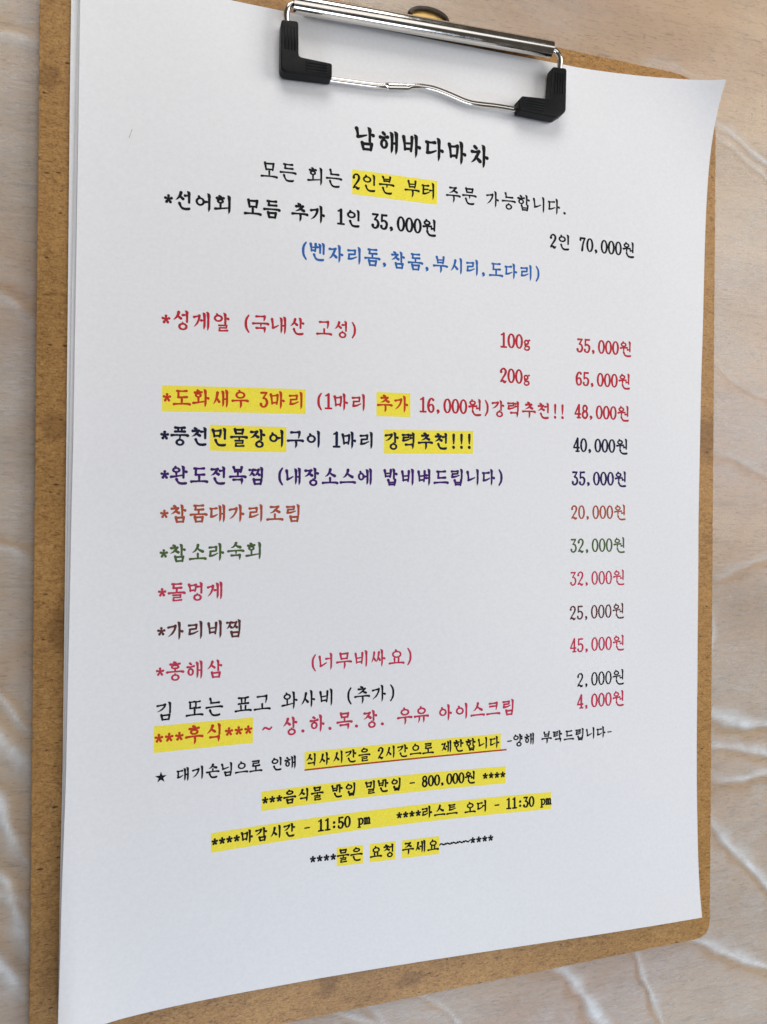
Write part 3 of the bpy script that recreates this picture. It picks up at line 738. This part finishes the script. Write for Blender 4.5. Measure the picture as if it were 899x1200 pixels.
for _c in '0123456789':
    ASC[_c] = [[(x * 1.08 - .02, (y - .525) * 1.14 + .515, w * 1.12) for x, y, w in st] for st in ASC[_c]]

def glyph(ch):
    if ch in ASC: return ASC[ch]
    return hangul(ch)

def in_span(u, spans): return any(a <= u < b for a, b in spans)

def build_line(text, colour, weight, cx, cy, spans):
    rnd = random.Random(hash_(text))
    X = lambda u: cx[0] + cx[1] * u + cx[2] * u * u
    Y = lambda u: cy[0] + cy[1] * u + cy[2] * u * u
    groups = {}
    u = 0.0; em = 2 * cx[1]
    for ch in text:
        wd = 1 if ord(ch) < 128 else 2
        if ch != ' ':
            p = X(u + wd) - X(u); e = 2 * p / wd                   # em size here
            slope = (Y(u + wd) - Y(u)) / p
            key = colour
            if spans and in_span(u, spans) and colour in ('red', 'crimson'): key = 'orange_red'
            verts, faces = groups.setdefault(key, ([], []))
            if ch == '★':
                n0 = len(verts); cxx, cyy = X(u) + e * .5, Y(u + 1)
                verts.append((cxx, cyy, .034))
                for k in range(10):
                    r = e * (.40 if k % 2 == 0 else .16); a = math.pi/2 + math.pi * k / 5
                    verts.append((cxx + r * math.cos(a), cyy + r * math.sin(a), .034))
                for k in range(10): faces.append((n0, n0 + 1 + k, n0 + 1 + (k + 1) % 10))
            else:
                sq = 1.0
                for si, st in enumerate(glyph(ch)):
                    pts = catmull(st, 4 if len(st) < 8 else 2)
                    z = .030 + .0022 * si
                    P = []
                    for (x, y, w) in pts:
                        px = X(u) + x * e; py = Y(u) + (y - .49) * e * .97 + x * e * slope
                        P.append((px, py, max(.05, w) * weight * e * .63))
                    n = len(P); L = []; R = []
                    for k, (px, py, hw) in enumerate(P):
                        ax, ay, _ = P[max(0, k-1)]; bx, by, _ = P[min(n-1, k+1)]
                        d = math.hypot(bx-ax, by-ay) or 1e-6
                        nx, ny = -(by-ay)/d, (bx-ax)/d
                        j = 1 + rnd.uniform(-.06, .06)
                        L.append((px + nx*hw*j, py + ny*hw*j)); R.append((px - nx*hw*j, py - ny*hw*j))
                    b0 = len(verts)
                    for (lx, ly), (rx, ry) in zip(L, R): verts.append((lx, ly, z)); verts.append((rx, ry, z))
                    for k in range(n - 1): faces.append((b0+2*k, b0+2*k+1, b0+2*k+3, b0+2*k+2))
                    for end, kk in ((0, 0), (1, n - 1)):             # round ends
                        px, py, hw = P[kk]
                        ax, ay, _ = P[1] if end == 0 else P[n-2]
                        d = math.hypot(px-ax, py-ay) or 1e-6; dx, dy = (px-ax)/d, (py-ay)/d
                        c0 = len(verts)
                        for q in range(6):
                            a = math.pi * q / 5 - math.pi / 2
                            verts.append((px + hw*(dx*math.cos(a) - dy*math.sin(a)), py + hw*(dy*math.cos(a) + dx*math.sin(a)), z))
                        faces.append(tuple(range(c0, c0 + 6)))
        u += wd
    for key, (verts, faces) in groups.items():
        vv = [(x, y, H(x, y) + z) for x, y, z in verts]
        # keep every face's normal pointing up
        ff = []
        for f_ in faces:
            a, b, c = (verts[i] for i in f_[:3])
            cr = (b[0]-a[0])*(c[1]-a[1]) - (b[1]-a[1])*(c[0]-a[0])
            ff.append(f_ if cr >= 0 else f_[::-1])
        o = from_verts('printed_text', vv, ff, INK[key], menu); o.location = MOFF
        o['label'] = COLOUR_WORDS[key]
    for a, b in spans:
        n = max(2, int((b - a) * 1.2)); vs_ = []; fs = []
        for k in range(n + 1):
            uu = a + (b - a) * k / n; x = X(uu); y = Y(uu); e = 2 * (cx[1] + 2 * cx[2] * uu)
            for q in (-.70, -.3, .2, .64): vs_.append((x, y + q * e, H(x, y + q * e) + .012))
        for k in range(n):
            for q in range(3): i = k * 4 + q; fs.append((i, i + 4, i + 5, i + 1))
        o = from_verts('highlight', vs_, fs, YELLOW, menu); o.location = MOFF
        o['label'] = 'yellow highlighter band'
    if text[0] == '★':
        vs_ = []; fs = []; a, b = spans[0]; b += 1.0; n = 40
        for k in range(n + 1):
            uu = a + (b - a) * k / n; x = X(uu); y = Y(uu) - .60 * em
            for q in (-.12, .0): vs_.append((x, y + q * em, H(x, y) + .022))
        for k in range(n): i = 2 * k; fs.append((i, i + 2, i + 3, i + 1))
        o = from_verts('underline', vs_, fs, UNDER, menu); o.location = MOFF

def hash_(s): return sum((i + 1) * ord(c) for i, c in enumerate(s))
COLOUR_WORDS = {'black': 'black lettering', 'blue': 'blue lettering', 'red': 'red lettering', 'navy': 'dark navy lettering', 'purple': 'purple lettering',
    'navy_violet': 'dark violet lettering', 'rust': 'rust brown lettering', 'green': 'olive green lettering', 'crimson': 'crimson lettering',
    'maroon': 'dark maroon lettering', 'orange_red': 'red lettering on yellow'}

LINES = [  # text, colour, stroke weight, X(u) and Y(u) on the sheet in mm (u in half-width cells), highlighted spans
    ('남해바다마차', 'black', 0.108, (80.2386, 3.8195, 0.0081), (260.986, 0.0774, -0.0019), []),
    ('모든 회는 2인분 부터 주문 가능합니다.', 'black', 0.092, (51.0583, 2.8489, 0), (246.8772, 0.0476, 0), [(10, 20)]),
    ('*선어회 모듬 추가 1인 35,000원', 'black', 0.11, (23.4686, 2.85, -0.0007), (234.6159, 0.072, -0.0008), []),
    ('2인 70,000원', 'black', 0.1, (148.8586, 2.8225, 0), (236.7377, 0.0099, 0), []),
    ('(벤자리돔,참돔,부시리,도다리)', 'blue', 0.1, (63.035, 2.9257, -0.0024), (224.0932, 0.0179, 0.0006), []),
    ('*성게알 (국내산 고성)', 'red', 0.1, (22.8537, 2.9323, -0.0062), (199.9659, 0.0844, -0.0016), []),
    ('100g', 'red', 0.1, (130.1888, 2.9061, 0), (201.625, -0.0041, 0), []),
    ('35,000원', 'red', 0.1, (159.2748, 2.8225, 0), (201.986, 0.0099, 0), []),
    ('200g', 'red', 0.1, (130.2249, 2.8662, 0), (190.0262, -0.0476, 0), []),
    ('65,000원', 'red', 0.1, (158.9601, 2.8225, 0), (190.5754, 0.0099, 0), []),
    ('*도화새우 3마리 (1마리 추가 16,000원)강력추천!!', 'red', 0.1, (23.2917, 2.7796, 0.0007), (177.385, 0.0746, -0.0009), [(0, 15), (23, 27)]),
    ('48,000원', 'red', 0.1, (158.6454, 2.8225, 0), (179.2941, 0.0099, 0), []),
    ('*풍천민물장어구이 1마리 강력추천!!!', 'navy', 0.11, (22.6578, 2.8303, -0.0008), (166.4687, -0.0104, 0.0013), [(5, 13), (24, 35)]),
    ('40,000원', 'navy', 0.1, (158.1922, 2.8225, 0), (167.7485, 0.0099, 0), []),
    ('*완도전복찜 (내장소스에 밥비벼드립니다)', 'purple', 0.11, (22.7224, 2.7697, 0.001), (155.1017, 0.0001, 0.0007), []),
    ('35,000원', 'navy_violet', 0.1, (157.6696, 2.8225, 0), (156.3048, 0.0099, 0), []),
    ('*참돔대가리조림', 'rust', 0.1, (22.6659, 2.748, 0.0024), (143.7354, 0.0495, -0.0017), []),
    ('20,000원', 'rust', 0.085, (157.3572, 2.8225, 0), (144.6376, 0.0099, 0), []),
    ('*참소라숙회', 'green', 0.1, (22.5513, 2.737, 0), (132.337, 0.046, 0), []),
    ('32,000원', 'green', 0.085, (157.0444, 2.8225, 0), (133.1893, 0.0099, 0), []),
    ('*돌멍게', 'crimson', 0.1, (22.1263, 2.7383, 0), (121.1546, 0.0141, 0), []),
    ('32,000원', 'crimson', 0.08, (156.8356, 2.8225, 0), (121.8973, 0.0099, 0), []),
    ('*가리비찜', 'maroon', 0.1, (21.927, 2.7727, 0), (109.9661, -0.015, 0), []),
    ('25,000원', 'maroon', 0.08, (156.6282, 2.8225, 0), (110.2237, 0.0099, 0), []),
    ('*홍해삼', 'crimson', 0.09, (21.6086, 2.8217, 0), (98.3821, -0.0284, 0), []),
    ('(너무비싸요)', 'crimson', 0.09, (66.5363, 2.7365, 0.0077), (98.2715, 0.0862, -0.0045), []),
    ('45,000원', 'crimson', 0.085, (156.7666, 2.8225, 0), (99.0473, 0.0099, 0), []),
    ('김 또는 표고 와사비 (추가)', 'black', 0.088, (21.5502, 2.7965, 0.0007), (86.8752, 0.0383, -0.0005), []),
    ('2,000원', 'black', 0.08, (159.5563, 2.8225, 0), (87.0827, 0.0099, 0), []),
    ('***후식*** ~ 상.하.목.장. 우유 아이스크림', 'crimson', 0.1, (21.328, 2.8378, -0.0007), (79.3033, 0.0265, -0.0003), [(0, 10)]),
    ('4,000원', 'crimson', 0.09, (159.5792, 2.8225, 0), (79.6154, 0.0099, 0), []),
    ('★ 대기손님으로 인해 식사시간을 2시간으로 제한합니다 -양해 부탁드립니다-', 'black', 0.108, (21.2591, 2.0829, 0.0005), (68.1514, 0.0321, -0.0004), [(21, 52)]),
    ('***음식물 반입 밀반입 - 800,000원 ****', 'black', 0.116, (52.2103, 2.1309, -0.0003), (58.0245, 0.0455, -0.0014), [(0, 38)]),
    ('****마감시간 - 11:50 pm    ****라스트 오더 - 11:30 pm', 'black', 0.116, (37.4548, 2.1193, -0.0), (47.64, 0.0631, -0.0013), [(0, 53)]),
    ('****물은 요청 주세요~~~~~****', 'black', 0.112, (66.8316, 2.1368, -0.0004), (38.3488, -0.069, 0.0011), [(4, 8), (9, 13), (14, 20)]),
]
for args in LINES: build_line(*args)
